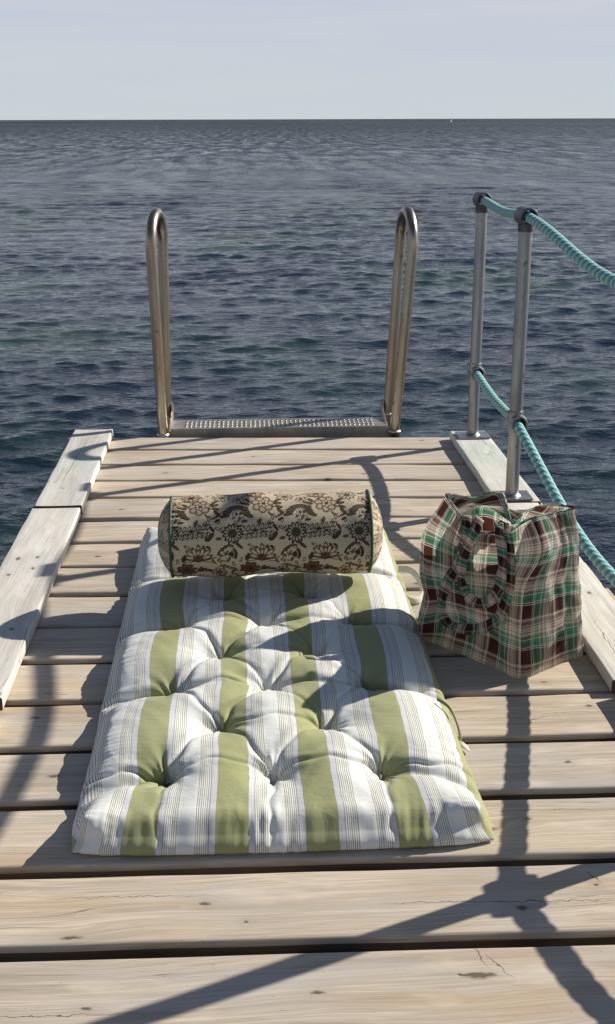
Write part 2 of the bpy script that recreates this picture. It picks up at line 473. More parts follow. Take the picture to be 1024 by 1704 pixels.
def plaid(name='madras_plaid', per=.101, off=(0., 0.), mixf=.5):
    g = NT(name); uv = g.n('ShaderNodeTexCoord').outputs['UV']
    s = g.n('ShaderNodeSeparateXYZ'); g.l(uv, s.inputs[0])
    BR = (.065, .022, .017); GR = (.075, .34, .20); PK = (.88, .78, .69); WH = (.92, .90, .85); DK = (.02, .018, .018); TA = (.40, .27, .22); YE = (.5, .42, .16)
    st = [(0, BR), (.17, WH), (.19, BR), (.215, WH), (.235, GR), (.30, DK), (.312, GR), (.40, WH), (.42, GR), (.455, TA), (.50, WH), (.515, PK), (.555, DK), (.567, PK), (.62, YE),
          (.63, PK), (.67, TA), (.70, WH), (.715, TA), (.755, DK), (.767, TA), (.82, WH), (.84, TA), (.875, DK), (.887, BR)]
    outc = []
    for k, o_ in ((0, off[0]), (1, off[1])):
        jit = g.math('MULTIPLY', g.math('SUBTRACT', g.noise(g.mapv(uv, scale=(6, 6, 1), loc=(k*3, 0, 0)), 1, 2), .5), .004)
        f = g.math('FRACT', g.math('DIVIDE', g.math('ADD', g.math('ADD', s.outputs[k], jit), 5+o_), per*(1.0 if k else 1.06)))
        outc.append(g.ramp(f, st, 'CONSTANT'))
    # crossing threads of warp and weft
    wv = g.n('ShaderNodeTexChecker'); g.l(uv, wv.inputs['Vector']); wv.inputs['Scale'].default_value = 1100
    c = g.mix(mixf, outc[0], outc[1])
    g.base(g.mix(g.rng(g.noise(uv, 40, 3), .3, .7, 0, .12), c, (.3, .24, .2)))
    g.rough(.92); g.p.inputs['Specular IOR Level'].default_value = .12
    g.bump(g.math('ADD', g.noise(g.mapv(uv, scale=(75, 40, 1)), 1, 4, .6, .6), g.math('MULTIPLY', g.noise(uv, 600, 1), .25)), .25, .005)
    tr = g.n('ShaderNodeBsdfTranslucent'); g.l(c, tr.inputs['Color'])
    ms = g.n('ShaderNodeMixShader'); ms.inputs[0].default_value = .5
    g.l(g.p.outputs[0], ms.inputs[1]); g.l(tr.outputs[0], ms.inputs[2]); g.l(ms.outputs[0], g.out.inputs['Surface'])
    return g.m
M_PLAID = plaid()
M_PLAID_STRAP = plaid('madras_strap', .070, (.058, .01), .75)

# ------------------------------------------------------------------ water
def build_water():
    rng = np.random.RandomState(11)
    ZW = -1.02
    fine = np.linspace(R(-19), R(24), 860)
    sp = []
    a = R(24)
    step = R(.09)
    while a < R(180):
        step *= 1.07; a += step; sp.append(min(a, R(180)))
    sp = np.array(sp)
    sn = []
    a = R(-19); step = R(.09)
    while a > R(-178):
        step *= 1.07; a -= step; sn.append(max(a, R(-178)))
    th = np.concatenate([np.array(sn)[::-1], fine, sp])
    th = th[(th > R(-179.9)) & (th < R(179.9))]
    rr = [0.25]
    while rr[-1] < 30000:
        r = rr[-1]
        rr.append(r*1.0028 if 3.2 < r < 48 else (r*1.05 if r <= 3.2 else (r*1.0055 if r < 240 else (r*1.03 if r < 1200 else r*1.2))))
    rr = np.array(rr)
    Rg, Tg = np.meshgrid(rr, th, indexing='ij')
    X = Rg*np.sin(Tg); Y = Rg*np.cos(Tg)
    cell = np.maximum(np.gradient(rr)[:, None], Rg*np.gradient(th)[None, :])
    Z = np.zeros_like(X); DX = np.zeros_like(X); DY = np.zeros_like(X)
    wl = np.exp(np.linspace(math.log(.075), math.log(2.6), 100))
    # slow patches of calmer and rougher water
    pat = 1 + .34*np.sin(X*.41+Y*.17+1+np.sin(Y*.3))*np.sin(Y*.29-X*.17) + .22*np.sin(X*.09-Y*.073+2) + .22*np.sin(X*1.1+2*np.sin(Y*.5))*np.sin(Y*.8+X*.3)
    for i, L in enumerate(wl):
        k = 2*math.pi/L
        ang = rng.normal(0, .46) + R(-8)
        dx, dy = math.sin(ang), math.cos(ang)
        slope = .0255*(1.0 if L > .16 else (L/.16)**.5)*(1.0 if L < .42 else (.42/L)**.7)
        A = slope/k
        ph = k*(X*dx+Y*dy) + rng.uniform(0, 6.283)
        fade = np.clip((L/cell-2.2)/2.5, 0, 1)
        f = fade*pat*A
        Z += f*np.cos(ph)
        q = .8
        DX -= q*f*dx*np.sin(ph); DY -= q*f*dy*np.sin(ph)
    nr, ntn = X.shape
    V = np.stack([X+DX, Y+DY, ZW+Z], -1).reshape(-1, 3)
    i = np.arange(nr-1)[:, None]*ntn; j = np.arange(ntn)[None, :]; j2 = (j+1) % ntn
    F = np.stack([i+j+0*j2, i+j2, i+ntn+j2, i+ntn+j], -1).reshape(-1, 4)
    F = F[:, ::-1]
    V = np.vstack([V, [[0, 0, ZW]]])
    F = F.copy()
    g = NT('sea_water'); geo = g.n('ShaderNodeNewGeometry'); pos = geo.outputs['Position']
    patch = g.noise(pos, .30, 3, .5)
    deep = g.ramp(patch, [(.36, (.009, .015, .030)), (.50, (.010, .021, .032)), (.64, (.018, .040, .029))])
    g.base(deep)
    ln = g.n('ShaderNodeVectorMath', operation='LENGTH'); g.l(pos, ln.inputs[0]); dist = ln.outputs['Value']
    n1 = g.noise(g.mapv(pos, scale=(.55, 1.35, 1)), 9, 4, .62)
    n2 = g.noise(g.mapv(pos, scale=(.6, 1.2, 1)), 1.5, 5, .66)
    n3 = g.noise(g.mapv(pos, scale=(.5, 1.1, 1)), .22, 5, .66)
    gust = g.noise(g.mapv(pos, scale=(.6, .22, 1), rot=(0, 0, .15)), .16, 5, .66)      # cat's paws on the water
    gust2 = g.noise(g.mapv(pos, scale=(.35, .12, 1)), .02, 4, .6)
    gs = g.math('ADD', g.rng(gust, .36, .64, .35, 1.5), g.rng(gust2, .4, .6, -.15, .35))
    mid = g.rng(dist, 12, 42, 0, 1); far = g.rng(dist, 60, 260, 0, 1)
    h = g.math('MULTIPLY', n1, .024)
    h = g.math('ADD', h, g.math('MULTIPLY', g.math('MULTIPLY', n2, mid), .30))
    h = g.math('ADD', h, g.math('MULTIPLY', g.math('MULTIPLY', n3, far), 1.9))
    h = g.math('MULTIPLY', h, g.math('ADD', 1.0, g.math('MULTIPLY', mid, g.math('SUBTRACT', gs, 1.0))))
    g.bump(h, 1.0, 1.0)
    str_ = g.noise(g.mapv(pos, scale=(.9, .15, 1)), 1.0, 6, .7)
    rk = g.math('ADD', 1.0, g.math('MULTIPLY', g.rng(dist, 20, 70), g.math('ADD', g.rng(str_, .38, .62, -.6, .5), g.rng(gust2, .4, .6, -.10, .08))))
    g.rough(g.math('MULTIPLY', rk, g.ramp(g.rng(g.math('LOGARITHM', dist, 10.0), 1.0, 3.0), [(0, .035), (.2, .07), (.34, .20), (.52, .36), (.75, .50), (1, .56)])))
    g.p.inputs['IOR'].default_value = 1.333
    o = mesh_obj('water', V, F, g.m)
    tag(o, kind='structure')
    return o
build_water()

# sea bed, far below, closes the scene under the jetty
# ------------------------------------------------------------------ jetty
jetty = empty('jetty', (0.12, 2.0, 0))
tag(jetty, 'weathered wooden bathing jetty with wide cross planks and bleached edge boards over the sea', 'jetty')

def round_rect(w0, w1, z0, z1, r, seg=4):
    """cross-section points in (t, z), t from w0 to w1"""
    pts = []
    for cx, cz, a0 in ((w1-r, z1-r, 0), (w0+r, z1-r, 90), (w0+r, z0+r, 180), (w1-r, z0+r, 270)):
        for s in range(seg+1):
            a = R(a0+90*s/seg)
            pts.append((cx+r*math.cos(a), cz+r*math.sin(a)))
    return pts

def plank(name, x0, x1, near, far, mat, seed, z=0., th=.045, axis='X', r=.0075, parent=jetty, wob=.0016):
    """near/far: cross-wise edge positions at x0 and at x1"""
    rng = np.random.RandomState(seed)
    n = max(6, int((x1-x0)/.03)); xs = np.linspace(x0, x1, n)
    f = (xs-x0)/(x1-x0)
    a = near[0]+(near[1]-near[0])*f; b = far[0]+(far[1]-far[0])*f
    def wv(s):
        return sum(s*rng.normal()*np.sin(xs*w_+rng.uniform(0, 6)) for w_ in (2.1, 5.3, 11., 23.))/2
    a = a+wv(wob); b = b+wv(wob); zt = z+wv(.0009)
    cup = rng.normal()*.0012
    V = []; F = []
    prof0 = round_rect(0, 1, 0, 1, .0001)
    m = None
    for k in range(n):
        w_ = b[k]-a[k]
        pr = round_rect(0, w_, -th, 0, r)
        # extra points across the top so that it can cup
        pr = pr[:5] + [(w_*t_, cup*(1-(2*t_-1)**2)) for t_ in (.85, .7, .5, .3, .15)] + pr[5:10] + [(0, -min(.013, th*.5))] + pr[10:] + [(w_, -min(.013, th*.5))]
        m = len(pr)
        for (t, zz) in pr:
            e = 1.0
            V.append((xs[k], a[k]+t, zt[k]+zz) if axis == 'X' else (a[k]+t, xs[k], zt[k]+zz))
    for k in range(n-1):
        for q in range(m):
            fc = (k*m+q, k*m+(q+1) % m, (k+1)*m+(q+1) % m, (k+1)*m+q)
            F.append(fc[::-1] if axis == 'Y' else fc)
    F.append(tuple(range(m))[::-1] if axis != 'Y' else tuple(range(m)))
    F.append(tuple((n-1)*m+q for q in range(m)))
    o = mesh_obj(name, V, F, mat, parent, True)
    edge_split(o, 60)
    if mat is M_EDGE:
        o.data.materials.append(M_SIDE)  # dark end grain, with the shade of the joint painted in
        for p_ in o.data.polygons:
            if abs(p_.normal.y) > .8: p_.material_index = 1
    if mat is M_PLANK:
        # dark tone on the gap-facing sides stands in for shade between boards
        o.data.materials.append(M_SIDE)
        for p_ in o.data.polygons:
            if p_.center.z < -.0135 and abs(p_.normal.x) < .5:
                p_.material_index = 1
    return o

# (near edge at x=-.6, at x=.85), (far edge at x=-.6, at x=.85) of each board, from the near end outward
ED = [((1.594, 1.577), (1.772, 1.757)), ((1.805, 1.788), (1.986, 1.969)), ((2.018, 2.001), (2.198, 2.182)), ((2.226, 2.212), (2.408, 2.393)),
      ((2.435, 2.415), (2.619, 2.604)), ((2.646, 2.633), (2.832, 2.816)), ((2.853, 2.838), (3.047, 3.021)), ((3.073, 3.043), (3.262, 3.230)),
      ((3.289, 3.253), (3.469, 3.446)), ((3.496, 3.464), (3.687, 3.657)), ((3.727, 3.669), (3.936, 3.855)), ((3.956, 3.874), (4.139, 4.059)),
      ((4.158, 4.077), (4.344, 4.268)), ((4.363, 4.287), (4.558, 4.477)), ((4.579, 4.498), (4.757, 4.672))]
y = 1.563
for k in range(14):
    ED.insert(0, ((y-.180, y-.198), (y, y-.018))); y -= .212
def ext(p, x):      # extrapolate an edge to x
    return p[0]+(p[1]-p[0])*(x+.6)/1.45
for i, (nr_, fr_) in enumerate(ED):
    x0, x1 = -.715+random.Random(i).uniform(-.006, .006), .97+random.Random(i+50).uniform(-.006, .006)
    if i == len(ED)-1:
        pass
    plank('plank', x0, x1, (ext(nr_, x0), ext(nr_, x1)), (ext(fr_, x0), ext(fr_, x1)), M_PLANK, 100+i)

# edge boards: (left/right, y0, y1)
EB = [(-.695, -.541, 3.752, 4.756, 4.748), (-.697, -.540, 2.382, 3.722, 3.7), (-.694, -.541, 1.0, 2.352, 2.3), (-.694, -.541, -.9, .97, .9),
      (.806, .951, 3.702, 4.640, 4.60), (.797, .940, 2.388, 3.686, 3.7), (.800, .944, 1.15, 2.368, 2.3), (.800, .944, -.9, 1.12, .9)]
for k, (xa, xb, ya, yb, _) in enumerate(EB):
    sh = .009 if k == 4 else 0
    plank('edge_board', ya, yb, (xa, xa), (xb, xb), M_EDGE, 300+k, z=.034, th=.0315, axis='Y', r=.005, wob=.001)

# bearers and piles under the deck
for k, x in enumerate((-.56, .12, .82)):
    mb = MB(); mb.box((x-.035, -1.2, -.215), (x+.035, 4.62, -.050), .006)
    mb.obj('bearer', M_BEAM, jetty, False)
for x in (-.56, .82):
    for y in (-.6, 1.9, 4.35):
        mb = MB(); mb.tube([(x+.0, y, -1.9), (x, y, -1.0), (x, y, -.218)], [.085, .08, .075], 18)
        mb.obj('pile', M_BEAM, jetty)

# screw heads on the boards
sc = MB()
# ------------------------------------------------------------------ bathing ladder
def hoop_path(xb, xn, xf, yn, yf, ztop):
    """one bent tube: up at the near side, over, and down on the far side into the water"""
    P = []
    rad = (yf-yn)/2
    zc = ztop-rad
    for z in np.linspace(-.04, zc, 18):
        P.append((xb+(xn-xb)*max(z, 0)/zc, yn, z))
    for a in np.linspace(0, 180, 17)[1:-1]:
        f = a/180
        P.append((xn+(xf-xn)*(3*f*f-2*f**3), yn+rad-rad*math.cos(R(a)), zc+rad*math.sin(R(a))))
    for z in np.linspace(zc, -1.9, 30):
        P.append((xb+(xf-xb)*max(z, 0)/zc, yf, z))
    return P
ladder = empty('bathing_ladder', (.13, 4.85, 0))
tag(ladder, 'steel bathing ladder with two tall brown-stained grab hoops at the far end of the jetty', 'ladder')
for (xb, xn, xf, s) in ((-.343, -.361, -.330, -1), (.606, .664, .645, 1)):
    P = hoop_path(xb, xn, xf, 4.80, 5.045, .868)
    mb = MB(); mb.tube(P, .0212, 22)
    o = mb.obj('grab_hoop', M_STAIN, ladder)
    # welded collar where the hoop meets the tread
    for (yy, zz) in ((4.80, -.004), (5.045, .012)):
        c = MB()
        c.lathe((xb, yy, zz), (0, 0, 1), [(-.006, .0208), (-.004, .0245), (.0, .0262), (.004, .0242), (.007, .0208)], 20, False)
        c.obj('weld', M_WELD, o)
    br = MB()
    ix = xb+.024*(-s)
    br.add([(ix, 4.80, .010), (ix, 5.045, .010), (ix, 5.045, .075), (ix, 5.0, .045), (ix, 4.86, .016),
            (ix-s*.006, 4.80, .010), (ix-s*.006, 5.045, .010), (ix-s*.006, 5.045, .075), (ix-s*.006, 5.0, .045), (ix-s*.006, 4.86, .016)],
           [(0, 1, 2, 3, 4), (9, 8, 7, 6, 5), (0, 5, 6, 1), (1, 6, 7, 2), (2, 7, 8, 3), (3, 8, 9, 4), (4, 9, 5, 0)])
    br.obj('gusset', M_WELD, o, False)
def tread(y0, y1, z, name='tread'):
    """folded steel tread with three rows of raised oval holes"""
    xa, xb = -.318, .582
    mb = MB()
    nx = 42; ny = 4
    hx0, hx1 = xa+.055, xb-.055; hy0, hy1 = y0+.018, y1-.022
    cw = (hx1-hx0)/nx; ch = (hy1-hy0)/ny
    # plain surrounds
    def slab(a, b, c, d):
        mb.box((a, b, z-.003), (c, d, z))
    slab(xa, y0, hx0, y1); slab(hx1, y0, xb, y1); slab(hx0, y0, hx1, hy0); slab(hx0, hy1, hx1, y1)
    for i in range(nx):
        for j in range(ny):
            cx = hx0+(i+.5)*cw; cy = hy0+(j+.5)*ch
            ow = cw*.33; oh = ch*.34; N = 12
            V = []
            # outer square, then raised lip, then lower rim
            for k in range(N):
                a = 2*math.pi*(k+.5)/N; c_, s_ = math.cos(a), math.sin(a)
                m_ = max(abs(c_), abs(s_)); V.append((cx+c_/m_*cw/2, cy+s_/m_*ch/2, z))
            for (q, dz) in ((1.28, .0), (1.08, .0032), (.9, .0030), (.85, -.004)):
                for k in range(N):
                    a = 2*math.pi*(k+.5)/N
                    V.append((cx+math.cos(a)*ow*q, cy+math.sin(a)*oh*q, z+dz))
            F = []
            for r_ in range(4):
                for k in range(N):
                    F.append((r_*N+k, r_*N+(k+1) % N, (r_+1)*N+(k+1) % N, (r_+1)*N+k))
            mb.add(V, F)
    mb.box((xa, y0-.004, z-.075), (xb, y0, z), 0)
    mb.box((xa, y1, z-.075), (xb, y1+.004, z), 0)
    mb.box((xa, y0, z-.075), (xa+.004, y1, z-.0032), 0)
    mb.box((xb-.004, y0, z-.075), (xb, y1, z-.0032), 0)
    return mb.obj(name, M_TREAD, ladder, False)
tread(4.825, 4.975, .014)
for z in (-.28, -.56, -.84):
    mb = MB(); mb.box((-.325, 5.05, z-.02), (.588, 5.11, z), .003)
    mb.obj('rung', M_TREAD, ladder, False)

# ------------------------------------------------------------------ rope railing
rail = empty('rope_railing', (.87, 3.0, .034))
tag(rail, 'galvanised posts with two sagging teal ropes along the right side of the jetty', 'railing')
POSTS = [(.883, 4.553), (.866, 3.752), (.873, 1.865), (.873, 0.0)]
ZT, ZM = .935, .290
def make_post(x, y):
    mb = MB(); mb.tube([(x, y, .036), (x, y, .3), (x, y, .6), (x, y, ZT-.026)], .0212, 26)
    p = mb.obj('post', M_GALV, rail)
    edge_split(p)
    b = MB(); b.box((x-.062, y-.050, .0345), (x+.062, y+.050, .0415), .0025)
    b.lathe((x, y, .0415), (0, 0, 1), [(0, .030), (.002, .028), (.006, .0235), (.010, .0212)], 26, False)
    b.obj('base_plate', M_GALV, p, False)
    prof = [(-.046, .0215), (-.046, .0265), (-.044, .0285), (.044, .0285), (.046, .0265), (.046, .0215), (.030, .0205), (-.030, .0205)]
    t = MB(); t.lathe((x, y, ZT), (0, 1, 0), prof, 30)
    t.lathe((x, y, ZT-.030), (0, 0, -1), [(-.006, .0245), (.014, .0245), (.016, .0235), (.016, .0214)], 28, False)
    edge_split(t.obj('top_tee', M_FIT, p), 40)
    t = MB(); t.lathe((x+.004, y, ZM), (0, 1, 0), [(h*.9, r_*.97) for h, r_ in prof], 30)
    t.lathe((x, y, ZM), (0, 0, 1), [(-.036, .0214), (-.035, .0245), (.035, .0245), (.036, .0214)], 28, False)
    edge_split(t.obj('cross_fitting', M_GALV, p), 40)
    # little grub screws on the fittings
    s = MB()
    s.lathe((x-.026, y, ZM+.030), (-1, 0, 0), [(0, .0055), (.004, .0055), (.004, .0025), (.002, .0024), (.002, .0001)], 10, False)
    s.obj('grub_screw', M_GALV, p)
for p in POSTS: make_post(*p)

def rope(z0, sags, kinds, name='rope'):
    pts = []
    for k in range(len(POSTS)-1):
        (xa, ya), (xb, yb) = POSTS[k], POSTS[k+1]
        L = abs(yb-ya); n = int(L/.0021)
        t = np.arange(n)/n
        s_ = sags[k]*(kinds*np.sin(math.pi*t)**2+(1-kinds)*4*t*(1-t))
        pts.append(np.stack([xa+(xb-xa)*t+.004*np.sin(math.pi*t), ya+(yb-ya)*t, z0-s_], 1))
    P = np.vstack(pts+[[[POSTS[-1][0], POSTS[-1][1], z0]]])
    P = np.vstack([P[0]+np.array([[0, d, 0] for d in np.linspace(.045, .003, 20)]), P])
    T = np.gradient(P, axis=0); T /= np.linalg.norm(T, axis=1)[:, None]
    S = np.concatenate([[0], np.cumsum(np.linalg.norm(np.diff(P, axis=0), axis=1))])
    side = np.cross(T, [0, 0, 1.]); side /= np.linalg.norm(side, axis=1)[:, None]
    up = np.cross(side, T)
    N = 26
    th = 2*np.pi*np.arange(N)/N
    ph = 2*th[None, :]-2*np.pi*S[:, None]/.038          # two strands, steep lay
    hgt = np.abs(np.cos(ph/2))                          # rounded strand crests
    r = .0152*(1-.13*(1-hgt)**1.2)
    V = P[:, None, :]+r[..., None]*(np.cos(th)[None, :, None]*side[:, None, :]+np.sin(th)[None, :, None]*up[:, None, :])
    n = len(P)
    i = np.arange(n-1)[:, None]*N; j = np.arange(N)[None, :]; j2 = (j+1) % N
    F = np.stack([i+j, i+j2, i+N+j2, i+N+j], -1).reshape(-1, 4)[:, ::-1].copy()
    col = np.repeat(np.clip((hgt-.35)/.65, 0, 1).reshape(-1, 1), 3, 1)
    return mesh_obj(name, V.reshape(-1, 3), F, M_ROPE, rail, True, col=col)
rope(ZT, (.014, .082, .09), .85)
rope(ZM, (.018, .126, .12), .45)

# ------------------------------------------------------------------ channel marker far out
bx, by = 0.1638/0.9865*820, 820.
mk = empty('channel_buoy', (bx, by, -1.02))
tag(mk, 'tiny pale yellow spar buoy standing on the horizon line', 'buoy')
mb = MB(); mb.lathe((bx, by, -1.3), (0, 0, 1), [(0, .01), (0, .85), (1.0, .85), (1.2, .32), (2.3, .28), (2.35, .01)], 16, False)
mb.obj('hull', plain('buoy_yellow', (.72, .62, .35), .5), mk)
mb = MB(); mb.box((bx-.35, by-.35, 1.06), (bx+.35, by+.35, 1.45), .05)
mb.obj('topmark', plain('topmark_cream', (.75, .72, .55), .5), mk, False)

def mattress_sim(steps=420, rs=1.06, seed=3):
    rng=np.random.RandomState(seed)
    W,L,T=.668,1.545,.070; Nx,Ny,Nz=72,164,7
    x0,y0=-.288,1.868
    idx={};P=[];UV=[]
    def vid(i,j,k):
        key=(i,j,k)
        if key not in idx:
            idx[key]=len(P)
            P.append((x0+W*i/Nx,y0+L*j/Ny,T*k/Nz))
        return idx[key]
    Q=[];F=[]
    for i in range(Nx):
        for j in range(Ny):
            Q.append((vid(i,j,Nz),vid(i+1,j,Nz),vid(i+1,j+1,Nz),vid(i,j+1,Nz)))
            Q.append((vid(i,j,0),vid(i,j+1,0),vid(i+1,j+1,0),vid(i+1,j,0)))
    for k in range(Nz):
        for i in range(Nx):
            Q.append((vid(i,0,k),vid(i+1,0,k),vid(i+1,0,k+1),vid(i,0,k+1)))
            Q.append((vid(i,Ny,k),vid(i,Ny,k+1),vid(i+1,Ny,k+1),vid(i+1,Ny,k)))
        for j in range(Ny):
            Q.append((vid(0,j,k),vid(0,j,k+1),vid(0,j+1,k+1),vid(0,j+1,k)))
            Q.append((vid(Nx,j,k),vid(Nx,j+1,k),vid(Nx,j+1,k+1),vid(Nx,j,k+1)))
    P=np.array(P,float);Q=np.array(Q)
    keys=np.array(sorted(idx,key=idx.get))
    E=np.vstack([Q[:,[0,1]],Q[:,[1,2]],Q[:,[2,3]],Q[:,[3,0]]]);E=np.unique(np.sort(E,1),axis=0)
    D=np.vstack([Q[:,[0,2]],Q[:,[1,3]]])
    B=[]
    for (i,j,k),v in idx.items():
        for d in ((2,0,0),(0,2,0),(0,0,2)):
            w=idx.get((i+d[0],j+d[1],k+d[2])); m=idx.get((i+d[0]//2,j+d[1]//2,k+d[2]//2))
            if w is not None and m is not None:B.append((v,w))
    B=np.array(B)
    C=np.vstack([E,D,B]);
    R=np.linalg.norm(P[C[:,0]]-P[C[:,1]],axis=1)*rs
    ks=np.concatenate([np.full(len(E),1.),np.full(len(D),.55),np.full(len(B),.0)])
    kc=np.concatenate([np.full(len(E),.75),np.full(len(D),.25),np.full(len(B),.045)])
    n=len(P)
    # the bottom hem seam keeps its own length
    deg=np.bincount(C.ravel(),minlength=n)
    rest=P.copy()
    top=keys[:,2]==Nz; bot=keys[:,2]==0
    tufts=[]
    for c,xx in enumerate((-.165,-.066,.036,.144,.243)):
        y=2.015 if c%2==0 else 2.185
        while y<3.36:
            tufts.append((xx,y)); y+=.3415
    pin=np.zeros(n,bool);pt=P.copy()
    for (xx,yy) in tufts:
        d=(P[:,0]-xx)**2+(P[:,1]-yy)**2
        v=np.where(top,d,9).argmin(); pin[v]=True; pt[v]=(xx,yy,.034)
    for (i,j,p) in ((0,0,(-.338,1.832,.003)),(Nx,0,(.444,1.826,.003)),(0,Ny,(-.315,3.43,.004)),(Nx,Ny,(.41,3.43,.004))):
        v=idx[(i,j,0)];pin[v]=True;pt[v]=p
    V=np.zeros_like(P); P=P+rng.normal(0,.0006,P.shape)
    botpin=bot&~pin
    tri=np.vstack([Q[:,[0,1,2]],Q[:,[0,2,3]]])
    a,b=C[:,0],C[:,1]
    w=1.35/deg
    for s in range(steps):
        ramp=min(1,s/120.)
        e1=P[tri[:,1]]-P[tri[:,0]];e2=P[tri[:,2]]-P[tri[:,0]]
        N=np.cross(e1,e2)
        acc=np.stack([sum(np.bincount(tri[:,q],N[:,c],n) for q in range(3)) for c in range(3)],1)
        press=.085
        V=V*.93+acc*press
        V[:,2]-=.00004
        P2=P+V
        for it in range(4):
            d=P2[b]-P2[a];l=np.sqrt((d*d).sum(1))+1e-9
            diff=l-R
            k=np.where(diff>0,ks,kc)
            g=(.5*k*diff/l)[:,None]*d
            cor=np.stack([np.bincount(a,g[:,c],n)-np.bincount(b,g[:,c],n) for c in range(3)],1)
            P2+=cor*w[:,None]*1.6
            P2[pin]=P[pin]+(pt[pin]-P[pin])*(.03 if ramp<1 else .2)
            P2[:,2]=np.maximum(P2[:,2],.002)
            hi=.099
            over=P2[:,2]>hi; P2[over,2]=hi+(P2[over,2]-hi)*.6
        V=(P2-P); 
        sp=np.linalg.norm(V,axis=1);m=sp>.004;V[m]*= (.004/sp[m])[:,None]
        P=P2
    # stitches pull the cloth into a tight dimple
    for (xx,yy) in tufts:
        d=np.where(top,(P[:,0]-xx)**2+(P[:,1]-yy)**2,9); v=d.argmin(); c=P[v]
        r=np.sqrt((P[:,0]-c[0])**2+(P[:,1]-c[1])**2)
        m=top&(r<.09)
        P[m,2]-=(.016*np.exp(-r[m]/.016)+.010*np.exp(-r[m]/.04))
    P[:,2]=np.maximum(P[:,2],.002)
    P[:,0]=.05+(P[:,0]-.05)*.968
    # cloth coordinate
    u=rest[:,0].copy()
    side=(T-rest[:,2])
    u[keys[:,0]==0]-=side[keys[:,0]==0]*.5
    u[keys[:,0]==Nx]+=side[keys[:,0]==Nx]*.5
    return P,Q,u,rest[:,1],tufts,keys

